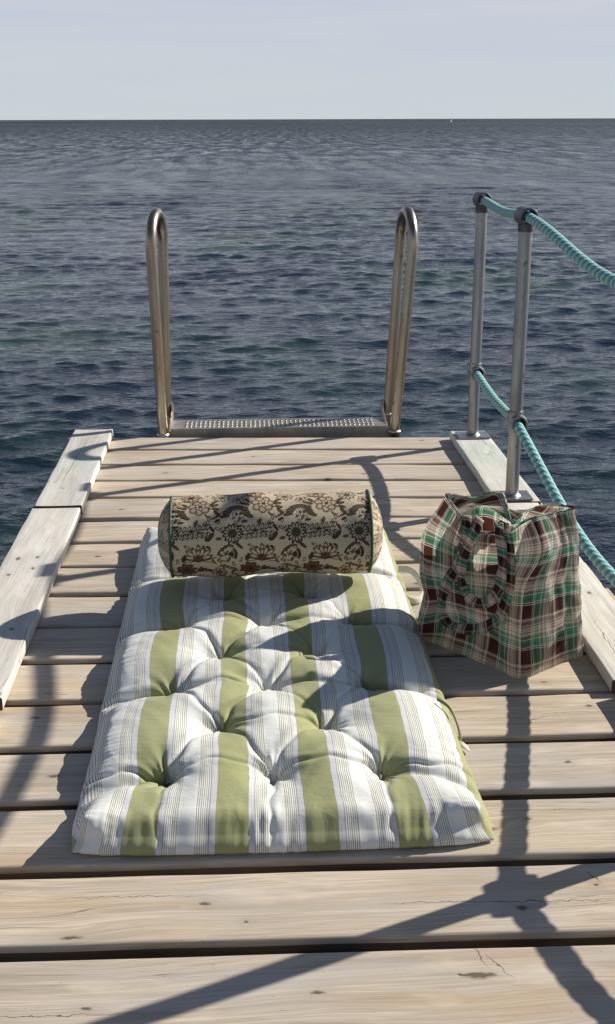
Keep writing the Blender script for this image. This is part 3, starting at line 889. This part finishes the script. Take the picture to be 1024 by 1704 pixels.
# ------------------------------------------------------------------ mattress
def build_mattress():
    P, Q, u, v, tufts, keys = mattress_sim()
    root = empty('futon_mattress', (.05, 2.6, .002))
    tag(root, 'tufted futon mattress in green and white stripes lying on the jetty planks', 'mattress')
    tmp = mesh_obj('cover', P, Q, M_TICK, root, True, uv=np.stack([u, v], 1))
    sb = tmp.modifiers.new('sub', 'SUBSURF'); sb.levels = 2
    dg = bpy.context.evaluated_depsgraph_get(); me = bpy.data.meshes.new_from_object(tmp.evaluated_get(dg))
    tmp.modifiers.clear(); tmp.data = me; me.name = 'cover'; o = tmp
    n = len(me.vertices); co = np.empty(n*3, np.float32); me.vertices.foreach_get('co', co); co = co.reshape(-1, 3).astype(float)
    no = np.empty(n*3, np.float32); me.vertices.foreach_get('normal', no); no = no.reshape(-1, 3)
    x = co[:, 0]; y = co[:, 1]; z = co[:, 2]
    rg = np.random.RandomState(21); h = np.zeros(n)
    up = np.clip(no[:, 2]*1.6, 0, 1)
    wx = x+.004*np.sin(y*31)+.003*np.sin(y*77+x*20); wy = y+.004*np.sin(x*37+1)+.003*np.sin(x*83+y*15)
    for (tx, ty) in tufts:
        d = np.hypot(x-tx, y-ty); m = d < .16
        th = np.arctan2(y[m]-ty, x[m]-tx); r = d[m]
        a = rg.uniform(0, 6.3, 3)
        f = np.cos(5*th+a[0]+6*r)+.8*np.cos(8*th+a[1]-9*r)+.6*np.cos(13*th+a[2]+12*r)
        h[m] += .0030*f*np.exp(-r/.042)*(1-np.exp(-r/.008))*up[m]
    def crease(p, q, dep, wd=.0048):
        p = np.array(p); q = np.array(q); L = np.linalg.norm(q-p); t = ((wx-p[0])*(q[0]-p[0])+(wy-p[1])*(q[1]-p[1]))/L**2
        dd = np.abs((wx-p[0])*(q[1]-p[1])-(wy-p[1])*(q[0]-p[0]))/L
        w_ = np.clip(1-np.abs(t-.5)*2, 0, 1)**.25*((t > 0) & (t < 1))
        fall = .35+.65*np.abs(2*np.clip(t, 0, 1)-1)
        return (-dep*np.exp(-(dd/wd)**2)+dep*.45*np.exp(-((dd-wd*3)/(wd*2.2))**2))*w_*fall
    tl = np.array(tufts)
    for i_, (tx, ty) in enumerate(tufts):
        for k_, (ux, uy) in enumerate(tufts):
            if k_ > i_ and .12 < math.hypot(tx-ux, ty-uy) < .235:
                h += crease((tx, ty), (ux, uy), rg.uniform(.005, .010))*up
        if tx < -.12: h += crease((tx-.30, ty+rg.uniform(-.02, .03)), (tx, ty), .010)*up
        if tx > .2: h += crease((tx, ty), (tx+.30, ty+rg.uniform(-.01, .03)), .009)*up
        if ty < 2.05: h += crease((tx, ty), (tx+rg.uniform(-.02, .02), ty-.32), .0035)*up
    # puckers along the sewn edges
    ed = np.minimum(np.minimum(x+.315, .405-x), 9); ef = np.clip(1-ed/.11, 0, 1)**1.3*np.clip(z/.05, .2, 1)
    pk = np.sin(y*190+8*np.sin(y*13)+x*25)*.5+np.sin(y*122+5*np.sin(y*19)-x*40)*.7+np.sin(y*310+x*60+6*np.sin(y*27))*.35
    h += .00165*pk*ef*(.5+.5*np.sin(y*21+2*np.sin(y*7)))
    ff = np.clip(1-(y-1.83)/.10, 0, 1)**1.3
    pk = np.sin(x*170+7*np.sin(x*17)+y*25)*.6+np.sin(x*265+5*np.sin(x*23)-y*30)*.5
    h += .0004*pk*ff*(1+.8*np.sin(x*23+1))
    # gentle overall rumple
    h += .0008*np.sin(x*61+3*np.sin(y*17))*np.sin(y*47+2.4*np.sin(x*29))*up
    co += no*h[:, None]
    tp = np.clip((z-.035)/.02, 0, 1); co[:, 2] += tp*(.084+(co[:, 2]-.084)*.80-co[:, 2])
    # the front seam stands up, so the end of the pad drops sharply
    co[:, 2] += .007*np.exp(-((y-1.853)/.020)**2)*np.clip((z-.03)/.03, 0, 1)*np.clip((.40-np.abs(x-.05)-.05)/.05, 0, 1)
    co[:, 1] -= .003*np.exp(-((y-1.850)/.022)**2)*np.clip((z-.035)/.02, 0, 1)
    me.vertices.foreach_set('co', co.astype(np.float32).ravel()); me.update()
    # a short knotted thread at each tuft
    for k, (x, y) in enumerate(tufts):
        d = (P[:, 0]-x)**2+(P[:, 1]-y)**2
        c = P[np.where(keys[:, 2] == keys[:, 2].max(), d, 9).argmin()]
        rn = random.Random(k); a = rn.uniform(0, 6.28)
        mb = MB()
        for s in (0, 2.4):
            pts = [(c[0]+math.cos(a+s)*t*.011, c[1]+math.sin(a+s)*t*.011, c[2]+.001+.010*math.sin(t*2.2)) for t in np.linspace(0, 1.2, 7)]
            mb.tube(pts, .0008, 6)
        mb.lathe((c[0], c[1], c[2]+.001), (0, 0, 1), [(0, .0001), (.0006, .0025), (.0022, .0025), (.003, .0001)], 8, False)
        mb.obj('tuft', M_THREAD, root)
    return P
MAT = build_mattress()

def tape(pts, wid, name, mat, parent, th=.0012, limp=0.):
    """flat tape swept along pts, width measured across in the given side direction"""
    P = np.array([p[0] for p in pts], float); S = np.array([p[1] for p in pts], float)
    # smooth
    n = len(P); t = np.arange(n); tt = np.linspace(0, n-1, (n-1)*7+1)
    def cr(A):
        out_ = []
        for x in tt:
            i = min(int(x), n-2); f = x-i
            p0, p1, p2, p3 = A[max(i-1, 0)], A[i], A[i+1], A[min(i+2, n-1)]
            out_.append(.5*((2*p1)+(-p0+p2)*f+(2*p0-5*p1+4*p2-p3)*f*f+(-p0+3*p1-3*p2+p3)*f**3))
        return np.array(out_)
    P = cr(P); S = cr(S); S /= np.linalg.norm(S, axis=1)[:, None]
    T = np.gradient(P, axis=0); T /= np.linalg.norm(T, axis=1)[:, None]
    N = np.cross(T, S); N /= np.linalg.norm(N, axis=1)[:, None]
    L = np.concatenate([[0], np.cumsum(np.linalg.norm(np.diff(P, axis=0), axis=1))])
    ks = 7; V = []; UV = []
    for i in range(len(P)):
        for side in (1, -1):
            for k in range(ks):
                f = (k/(ks-1)-.5)*2*side
                bulge = th*(1.0-.55*abs(f)**3)
                V.append(P[i]+S[i]*wid/2*f+N[i]*(bulge*side+limp*(math.sin(L[i]*75+f*1.5)+.6*math.sin(L[i]*140-f*2.2)))); UV.append((f*wid/2+.5, L[i]))
    m = 2*ks; F = []
    for i in range(len(P)-1):
        for k in range(m):
            F.append((i*m+k, i*m+(k+1) % m, (i+1)*m+(k+1) % m, (i+1)*m+k))
    F.append(tuple(range(m))[::-1]); F.append(tuple((len(P)-1)*m+k for k in range(m)))
    return mesh_obj(name, V, F, mat, parent, True, uv=UV)

mroot = bpy.data.objects['futon_mattress']
ex = .405
tape([((.395, 3.00, .075), (0, .1, 1)), ((.425, 3.00, .073), (0, .3, 1)), ((.447, 2.985, .055), (.3, .2, 1)), ((.455, 2.955, .030), (.2, 0, 1)),
      ((.447, 2.93, .016), (-.2, 0, 1)), ((.425, 2.915, .018), (-.3, -.2, 1)), ((.400, 2.915, .030), (0, -.2, 1))], .020, 'tie', M_TIE, mroot)
tape([((.388, 2.27, .060), (.2, .2, 1)), ((.410, 2.25, .050), (.3, .6, .7)), ((.422, 2.22, .030), (.4, .7, .4)), ((.424, 2.185, .014), (.8, .5, .2)), ((.418, 2.165, .006), (1, .1, .1))],
     .007, 'tie', M_TIEG, mroot)
tape([((.382, 2.262, .050), (.2, .2, 1)), ((.404, 2.235, .036), (.3, .6, .7)), ((.413, 2.20, .016), (.6, .6, .3)), ((.414, 2.17, .006), (1, .3, .1))],
     .007, 'tie', M_TIEG, mroot)
tape([((.412, 2.168, .008), (0, 1, .1)), ((.424, 2.160, .012), (0, 1, .2)), ((.436, 2.150, .006), (0, 1, .1))], .018, 'tie', M_TIE, mroot)

# ------------------------------------------------------------------ bolster
def ell(s, t, cx, cy, a, b, rot):
    c_, s_ = math.cos(rot), math.sin(rot)
    x = (s-cx)*c_+(t-cy)*s_; y = -(s-cx)*s_+(t-cy)*c_
    return np.sqrt((x/a)**2+(y/b)**2)
CREAM = np.array((.61, .52, .38)); DARK = np.array((.055, .035, .022)); MAR = np.array((.12, .050, .032)); OLI = np.array((.10, .085, .04))
def paint(s, t):
    """block-printed flowers; s along the bolster, t round it (m)"""
    C = np.tile(CREAM, (len(s), 1))
    # fine dotted ground
    pd = .0052
    rowi = np.round(t/(pd*.866)); sx = s-(rowi % 2)*pd/2
    dd = np.hypot(sx-np.round(sx/pd)*pd, t-rowi*pd*.866)
    f = np.clip((.00155-dd)/.0007, 0, 1)[:, None]*.75; C = C*(1-f)+DARK*1.4*f
    PS = .158
    def cells(cx, cy, pt=.30, half=0, g_=1.05):
        """offsets to the nearest repeat"""
        return ((s-cx)-np.round((s-cx)/PS)*PS)/g_, ((t-cy)-np.round((t-cy)/pt)*pt)/g_
    def put(mask, c):
        nonlocal C
        m = np.clip(mask, 0, 1)[:, None]; C = C*(1-m)+np.array(c)*m
    def soft(d, lim, w_=.0008): return np.clip((lim-d)/w_+.5, 0, 1)
    def leaf(x, y, cx, cy, a, b, rot, fill, line, lw=.24):
        c_, s_ = math.cos(rot), math.sin(rot)
        X = (x-cx)*c_+(y-cy)*s_; Y = -(x-cx)*s_+(y-cy)*c_
        Yb = b*np.clip(1-(X/a)**2, 0, 1)**.8
        e_ = np.sqrt((X/a)**2+(Y/(b*1.0))**2)
        put(soft(e_, 1.0, .16), line)
        if fill is not None: put(soft(e_, 1.0-lw*2.0, .16), fill)
    def flower(x, y, cx, cy, r, n, fill, line, core, wid=.28, a0=0, span=2*math.pi, lw=.2):
        for k in range(n):
            a = a0+span*k/(n if span > 6 else n-1)
            leaf(x, y, cx+math.cos(a)*r*.58, cy+math.sin(a)*r*.58, r*.44, r*wid, a, fill, line, lw)
        put(soft(np.hypot(x-cx, y-cy), r*.27), core)
    # little sprigs that fill the ground
    rf = np.random.RandomState(4)
    for k in range(150):
        x, y = cells(rf.uniform(0, PS), rf.uniform(-.16, .16), .32)
        leaf(x, y, 0, 0, rf.uniform(.005, .010), rf.uniform(.0024, .0040), rf.uniform(0, 3.1), (None, CREAM*.8)[k % 2], (DARK, OLI, MAR)[k % 3])
    # daisy row
    x, y = cells(.045, .003)
    put(soft(np.hypot(x, y), .019)*.55, CREAM)
    flower(x, y, 0, 0, .0245, 13, (.50, .42, .30), DARK, DARK, .20, lw=.26)
    put(soft(np.hypot(x, y), .0105), OLI*.7)
    # leafy sprig to the right of the daisy
    x, y = cells(.105, .008)
    stem = np.abs(y-.10*(x)-.004*np.sin(x*60))
    put(soft(stem, .0012)*(np.abs(x) < .038), DARK)
    for k in range(7):
        q = -.034+k*.0112
        leaf(x, y, q+.003, .0090+.1*q, .0088, .0042, 1.15, CREAM*.8, DARK, .22)
        leaf(x, y, q+.006, -.0085+.1*q, .0088, .0042, -.75, CREAM*.8, DARK, .22)
    leaf(x, y, .043, -.010, .010, .0055, .9, MAR, DARK)
    # lotus row
    x, y = cells(.118, -.052)
    for k in range(9):
        a = R(-12)+R(204)*k/8
        r_ = .0235 if k % 2 == 0 else .020
        leaf(x, y, math.cos(a)*r_, -.008+math.sin(a)*r_*.95, .0150, .0056, a, (.56, .45, .32), DARK if k % 2 else OLI, .20)
    leaf(x, y, 0, .008, .010, .0055, 1.57, (.55, .42, .3), MAR)
    put(soft(np.sqrt((x/.011)**2+((y+.010)/.006)**2), 1, .3), MAR)
    put(soft(np.abs(y+.016-.25*np.abs(x)), .0016)*(np.abs(x) < .042), DARK)
    # fan bud and stalk
    x, y = cells(.050, -.052)
    an = np.arctan2(y+.012*0, x+.018); rd = np.hypot(x+.018, y)
    put(soft(rd, .025)*((an > -.62) & (an < .75)), DARK)
    put(soft(np.abs((rd-.017)), .0014)*((np.abs(np.sin(an*11)) > .5) & (an > -.6) & (an < .7)), CREAM*.8)
    leaf(x, y, .030, -.006, .012, .0045, 1.2, None, DARK); leaf(x, y, .010, .024, .013, .004, -.7, MAR, DARK)
    leaf(x, y, -.022, .020, .009, .004, .6, OLI, DARK)
    # lower dense flowers
    x, y = cells(.088, -.100)
    flower(x, y, 0, 0, .026, 8, MAR*1.5, DARK, DARK, .26, .3)
    for k in range(5):
        leaf(x, y, .032+k*.009, .006-.004*k, .0085, .0045, 1.1-k*.35, OLI, DARK)
        leaf(x, y, -.034-k*.008, -.002+.004*k, .0085, .0042, 2.1+k*.3, (.3, .2, .13), DARK)
    x, y = cells(.010, -.112)
    flower(x, y, 0, 0, .020, 7, (.45, .33, .22), DARK, MAR, .30)
    # arch row above the daisies
    x, y = cells(.056, .050)
    rd = np.hypot(x, y*1.15); up = y > -.004
    put((soft(rd, .0325)*np.clip((rd-.0165)/.001, 0, 1))*up, DARK)
    an = np.arctan2(y, x)
    put((np.abs(np.sin(an*15)) > .82)*up*(np.abs(rd-.024) < .0055)*.55, (.35, .27, .18))
    put(soft(rd, .0150)*up*.9, (.62, .55, .45))
    flower(x, y, 0, .003, .011, 7, (.7, .62, .5), DARK, DARK, .26)
    leaf(x, y, -.030, -.002, .010, .005, .2, OLI, DARK); leaf(x, y, .030, -.003, .011, .005, -.3, OLI, DARK)
    # maroon flower row
    x, y = cells(.122, .082)
    flower(x, y, 0, 0, .028, 7, (.44, .36, .26), MAR, MAR, .36, .2, lw=.16)
    flower(x, y, .002, .001, .014, 6, (.56, .46, .34), DARK, DARK, .36, .6)
    for k in range(4):
        leaf(x, y, -.036-.004*k, .012-.012*k, .010, .005, 2.2+k*.5, OLI, DARK)
        leaf(x, y, .034+.002*k, .014-.012*k, .010, .0048, .9-k*.6, OLI, DARK)
    x, y = cells(.060, .100)
    flower(x, y, 0, 0, .015, 5, (.50, .38, .27), MAR, DARK, .4, 1.0, lw=.16)
    x, y = cells(.020, .118)
    flower(x, y, 0, 0, .022, 9, CREAM*.85, DARK, OLI, .24)
    x, y = cells(.100, .135)
    flower(x, y, 0, 0, .024, 8, (.44, .36, .26), MAR, DARK, .3)
    return C

def build_bolster():
    cx, cy, cz, r0 = .055, 2.930, .207, .1065
    root = empty('bolster_cushion', (cx, cy, .10))
    tag(root, 'cylindrical bolster cushion in brown block-printed floral cotton with dark green piping', 'cushion')
    rng = np.random.RandomState(5)
    HL = .250; ns_, nt_ = 430, 500
    s = np.linspace(-HL, HL, ns_); a = np.linspace(0, 2*np.pi, nt_, endpoint=False)
    S, A = np.meshgrid(s, a, indexing='ij')
    def radius(S, A):
        # A = 0 towards the viewer side (-y), growing upwards; flat where it rests
        r = r0*(1+.022*np.cos(2*A-.5)) + .0028*np.sin(S*11+1)*np.cos(A-1.2) + .0022*np.sin(S*19+A*2) + .0016*np.sin(S*27-A*3+1)
        r = r - .0035*(np.abs(S/HL)**6)
        r = r + .0013*np.sin(S*38+2.1*np.sin(A*2))*np.sin(3*A+S*9) + .0010*np.sin(S*90+A*3+np.sin(S*21))*np.exp(-((np.abs(S)-HL)/.06)**2)
        puck = np.exp(-((HL-np.abs(S))/.016)**2)
        r = r+puck*.0012*np.sin(A*46+2*np.sin(A*5))
        return r
    def place(S, A, r):
        y = cy-r*np.cos(A); z = cz+r*np.sin(A)
        z = np.maximum(z, .1035+.004*np.sin(S*9))
        return np.stack([cx+S, y-.003+(.010*S), z], -1)
    V = place(S, A, radius(S, A)).reshape(-1, 3)
    i = np.arange(ns_-1)[:, None]*nt_; j = np.arange(nt_)[None, :]; j2 = (j+1) % nt_
    F = np.stack([i+j+0*j2, i+j2, i+nt_+j2, i+nt_+j], -1).reshape(-1, 4).copy()
    A0 = R(19)
    ang = (A-A0+np.pi) % (2*np.pi)-np.pi
    C = paint((S+.30+.0).ravel(), (ang*r0).ravel())
    mesh_obj('body', V, F, M_PRINT, root, True, col=C)
    for sg in (-1, 1):
        nr_, na = 46, 240
        q = np.linspace(1, 0.0, nr_); aa = np.linspace(0, 2*np.pi, na, endpoint=False)
        Qm, Am = np.meshgrid(q, aa, indexing='ij')
        rr_ = radius(np.full_like(Am, sg*HL), Am)*Qm
        dome = .038*(1-Qm**2.6)+.0016*np.sin(Am*22+3*np.sin(Am*3))*Qm**2*(1-Qm)*4 - .006*np.exp(-(Qm/.12)**2)
        P_ = place(np.full_like(Am, sg*HL), Am, rr_)
        P_[..., 0] += sg*dome
        i = np.arange(nr_-1)[:, None]*na; j = np.arange(na)[None, :]; j2 = (j+1) % na
        Fc = np.stack([i+j+0*j2, i+j2, i+na+j2, i+na+j], -1).reshape(-1, 4)
        if sg < 0: Fc = Fc[:, ::-1]
        cc = paint(((P_[..., 1]-cy)*1.0+.5).ravel(), ((P_[..., 2]-cz)).ravel())
        cc = cc*.75+CREAM*.25
        mesh_obj('end_cap', P_.reshape(-1, 3), Fc.copy(), M_PRINT, root, True, col=cc)
        aa = np.linspace(0, 2*np.pi, 120, endpoint=False)
        ring = place(np.full_like(aa, sg*(HL+.001)), aa, radius(np.full_like(aa, sg*HL), aa)+.0012)
        mb = MB(); mb.tube(list(ring)+[ring[0]], .0036, 10, caps=False)
        mb.obj('piping', M_CORD, root)
build_bolster()

# ------------------------------------------------------------------ tote bag
def catmull_closed(A, n):
    """A: (m, ...) closed control ring -> n samples"""
    m = len(A); out_ = []
    for x in np.linspace(0, m, n, endpoint=False):
        i = int(x); f = x-i
        p0, p1, p2, p3 = A[(i-1) % m], A[i % m], A[(i+1) % m], A[(i+2) % m]
        out_.append(.5*((2*p1)+(-p0+p2)*f+(2*p0-5*p1+4*p2-p3)*f*f+(-p0+3*p1-3*p2+p3)*f**3))
    return np.array(out_)
def catmull_open(A, n):
    m = len(A); out_ = []
    for x in np.linspace(0, m-1, n):
        i = min(int(x), m-2); f = x-i
        p0, p1, p2, p3 = A[max(i-1, 0)], A[i], A[i+1], A[min(i+2, m-1)]
        out_.append(.5*((2*p1)+(-p0+p2)*f+(2*p0-5*p1+4*p2-p3)*f*f+(-p0+3*p1-3*p2+p3)*f**3))
    return np.array(out_)
BAG = [[(0.4176, 2.7138, 0.002), (0.4615, 2.66, 0.002), (0.5097, 2.6008, 0.002), (0.5619, 2.5367, 0.002), (0.6129, 2.474, 0.002), (0.6771, 2.5135, 0.002), (0.7418, 2.5613, 0.002), (0.7911, 2.5978, 0.002), (0.7367, 2.687, 0.002), (0.6623, 2.7803, 0.002), (0.59, 2.85, 0.002), (0.5019, 2.8083, 0.002), (0.4275, 2.7607, 0.002)], [(0.4116, 2.7022, 0.0412), (0.4672, 2.6244, 0.0812), (0.5134, 2.5772, 0.0805), (0.5615, 2.5182, 0.075), (0.609, 2.4725, 0.069), (0.6681, 2.4894, 0.0702), (0.7321, 2.5417, 0.063), (0.7824, 2.5913, 0.0643), (0.7309, 2.6827, 0.0605), (0.6597, 2.7784, 0.0562), (0.59, 2.85, 0.0528), (0.5018, 2.8021, 0.0482), (0.4254, 2.7504, 0.0441)], [(0.425, 2.6953, 0.1103), (0.4621, 2.6307, 0.1358), (0.5087, 2.5862, 0.1347), (0.5573, 2.5202, 0.146), (0.6078, 2.474, 0.1496), (0.6595, 2.4805, 0.1573), (0.7201, 2.5279, 0.1507), (0.7703, 2.5825, 0.142), (0.7228, 2.6767, 0.1368), (0.6561, 2.7757, 0.1309), (0.59, 2.85, 0.1262), (0.5096, 2.7977, 0.1198), (0.4378, 2.7436, 0.1143)], [(0.4143, 2.718, 0.1924), (0.4555, 2.6388, 0.2029), (0.5096, 2.6199, 0.1938), (0.5523, 2.5263, 0.2203), (0.6096, 2.4654, 0.2328), (0.662, 2.4824, 0.2378), (0.7145, 2.5262, 0.2312), (0.7602, 2.5749, 0.2204), (0.716, 2.6717, 0.2158), (0.653, 2.7735, 0.2106), (0.59, 2.85, 0.2064), (0.5077, 2.8052, 0.2008), (0.4462, 2.759, 0.1959)], [(0.4256, 2.7231, 0.2857), (0.4583, 2.6544, 0.283), (0.5131, 2.652, 0.2527), (0.5613, 2.5437, 0.2805), (0.6271, 2.4155, 0.3314), (0.682, 2.4997, 0.3139), (0.7175, 2.5309, 0.3107), (0.7494, 2.567, 0.306), (0.7088, 2.6664, 0.3027), (0.6498, 2.7711, 0.2989), (0.59, 2.85, 0.2959), (0.5146, 2.8056, 0.2918), (0.4571, 2.7612, 0.2883)], [(0.4681, 2.7073, 0.3745), (0.488, 2.6591, 0.3478), (0.5272, 2.6901, 0.2888), (0.5759, 2.5829, 0.3187), (0.6114, 2.4379, 0.4008), (0.653, 2.4832, 0.3933), (0.6918, 2.5144, 0.3907), (0.7326, 2.5545, 0.384), (0.7263, 2.68, 0.3512), (0.6689, 2.69, 0.3402), (0.6098, 2.62, 0.3288), (0.6187, 2.79, 0.3491), (0.5514, 2.8, 0.335)]]
BAG_U = [0.0, 0.085, 0.17, 0.255, 0.34, 0.41, 0.48, 0.55, 0.63, 0.72, 0.8, 0.9, 0.985]
BAG_PER = 1.07
BAG_V = [0.0, 0.0638, 0.1379, 0.2174, 0.3056, 0.3842]
HANDLES = [[((0.535, 2.6283, 0.3393), (0.593, -0.729, -0.342)), ((0.517, 2.5949, 0.3187), (0.593, -0.729, -0.342)), ((0.4968, 2.5755, 0.285), (0.6, -0.738, -0.309)), ((0.4859, 2.5761, 0.2439), (0.629, -0.773, -0.087)), ((0.4873, 2.5681, 0.2055), (0.61, -0.749, 0.259)), ((0.5012, 2.5462, 0.1768), (0.406, -0.498, 0.766)), ((0.5193, 2.5225, 0.1697), (0.055, -0.068, 0.996)), ((0.5398, 2.4973, 0.1883), (-0.362, 0.445, 0.819)), ((0.5543, 2.4826, 0.2215), (-0.572, 0.703, 0.423)), ((0.5603, 2.4816, 0.2634), (-0.625, 0.768, 0.139)), ((0.559, 2.4927, 0.3091), (-0.631, 0.775, 0.0)), ((0.5571, 2.5172, 0.3431), (-0.631, 0.775, 0.0)), ((0.5628, 2.5545, 0.3545), (-0.631, 0.775, 0.0))], [((0.5124, 2.6655, 0.3333), (0.629, -0.773, 0.087)), ((0.503, 2.6248, 0.3146), (0.631, -0.775, 0.0)), ((0.4944, 2.5942, 0.2886), (0.622, -0.764, -0.174)), ((0.4842, 2.5909, 0.2458), (0.572, -0.703, -0.423)), ((0.4653, 2.6109, 0.1983), (0.572, -0.703, -0.423)), ((0.4541, 2.6279, 0.1494), (0.618, -0.759, -0.208)), ((0.4543, 2.6293, 0.1058), (0.61, -0.749, 0.259)), ((0.4693, 2.6108, 0.0809), (0.406, -0.498, 0.766)), ((0.5012, 2.5732, 0.0841), (0.088, -0.108, 0.99)), ((0.5316, 2.5359, 0.1026), (-0.055, 0.068, 0.996)), ((0.5583, 2.503, 0.137), (-0.362, 0.445, 0.819)), ((0.5738, 2.484, 0.19), (-0.593, 0.729, 0.342)), ((0.5782, 2.4802, 0.2492), (-0.631, 0.775, 0.035)), ((0.5761, 2.4907, 0.3095), (-0.631, 0.774, -0.052)), ((0.5721, 2.5115, 0.3447), (-0.629, 0.773, -0.087)), ((0.5742, 2.5501, 0.3558), (-0.629, 0.773, -0.087))]]

def build_bag():
    root = empty('tote_bag', (.60, 2.66, .001))
    tag(root, 'slouching plaid cotton tote bag in green, brown and pink with drooping handles', 'bag')
    nu, nv = 420, 150
    ring = np.array(BAG)                       # (rows, cols, 3)
    nrow, ncol = ring.shape[:2]
    G1 = np.array([catmull_closed(ring[r_], nu) for r_ in range(nrow)])
    Gd = catmull_open(G1, nv)                  # (nv, nu, 3)
    us = np.array(BAG_U+[BAG_U[0]+BAG_PER]); ui = np.interp(np.linspace(0, ncol, nu, endpoint=False), np.arange(ncol+1), us)
    vi = np.interp(np.linspace(0, nrow-1, nv), np.arange(nrow), BAG_V)
    U_, V_ = np.meshgrid(ui, vi)
    # soft wrinkles pushed along the surface normal
    du = np.gradient(Gd, axis=1); dv = np.gradient(Gd, axis=0)
    N = np.cross(du, dv); N /= np.linalg.norm(N, axis=2)[..., None]+1e-9
    rg = np.random.RandomState(8); wr = np.zeros_like(U_)
    for k in range(26):
        L = np.exp(rg.uniform(math.log(.022), math.log(.12))); an = rg.normal(.25, .55)
        wr += (L*.020)*np.sin(2*np.pi*(U_*math.cos(an)+V_*math.sin(an))/L+rg.uniform(0, 6.3)+1.2*np.sin(V_*14+k))*(.5+.5*np.sin(U_*9+k*1.7)*np.sin(V_*11+k))
    wr *= np.clip(V_/.05, .2, 1)
    Gd = Gd+N*wr[..., None]*.8
    Gd[..., 2] = np.maximum(Gd[..., 2], .0015)
    P = Gd.reshape(-1, 3)
    i = np.arange(nv-1)[:, None]*nu; j = np.arange(nu)[None, :]; j2 = (j+1) % nu
    F = np.stack([i+j+0*j2, i+j2, i+nu+j2, i+nu+j], -1).reshape(-1, 4)
    uv = np.stack([U_.ravel(), V_.ravel()], 1)
    # floor of the bag
    c = Gd[0].mean(0); c[2] = .0015
    P = np.vstack([P, c]); uv = np.vstack([uv, [[.1, 0]]])
    Fl = [tuple(f) for f in F]+[(k, len(P)-1, (k+1) % nu) for k in range(nu)]
    Fl = [f if len(f) == 4 else f for f in Fl]
    o = mesh_obj('body', P, Fl, M_PLAID, root, True, uv=uv)
    # hem round the mouth
    rim = Gd[-1]; mb = MB(); mb.tube([tuple(p) for p in rim[::3]]+[tuple(rim[0])], .0024, 8, caps=False)
    hem = mb.obj('hem', M_PLAID_STRAP, root)
    me = hem.data; uvl = me.uv_layers.new(name='UVMap'); 
    co = np.empty(len(me.vertices)*3, np.float32); me.vertices.foreach_get('co', co); co = co.reshape(-1, 3)
    li = np.empty(len(me.loops), np.int32); me.loops.foreach_get('vertex_index', li)
    uvl.data.foreach_set('uv', co[li][:, [0, 2]].ravel())
    # piped seam on the near corner
    k = int(round(4/ncol*nu)); seam = Gd[:, k]+N[:, k]*.0018
    mb = MB(); mb.tube([tuple(p) for p in seam[::3]], .0010, 8)
    mb.obj('seam', M_TIE, root)
    for h in HANDLES:
        tape(h, .027, 'handle', M_PLAID_STRAP, root, .0012, .0022)
build_bag()
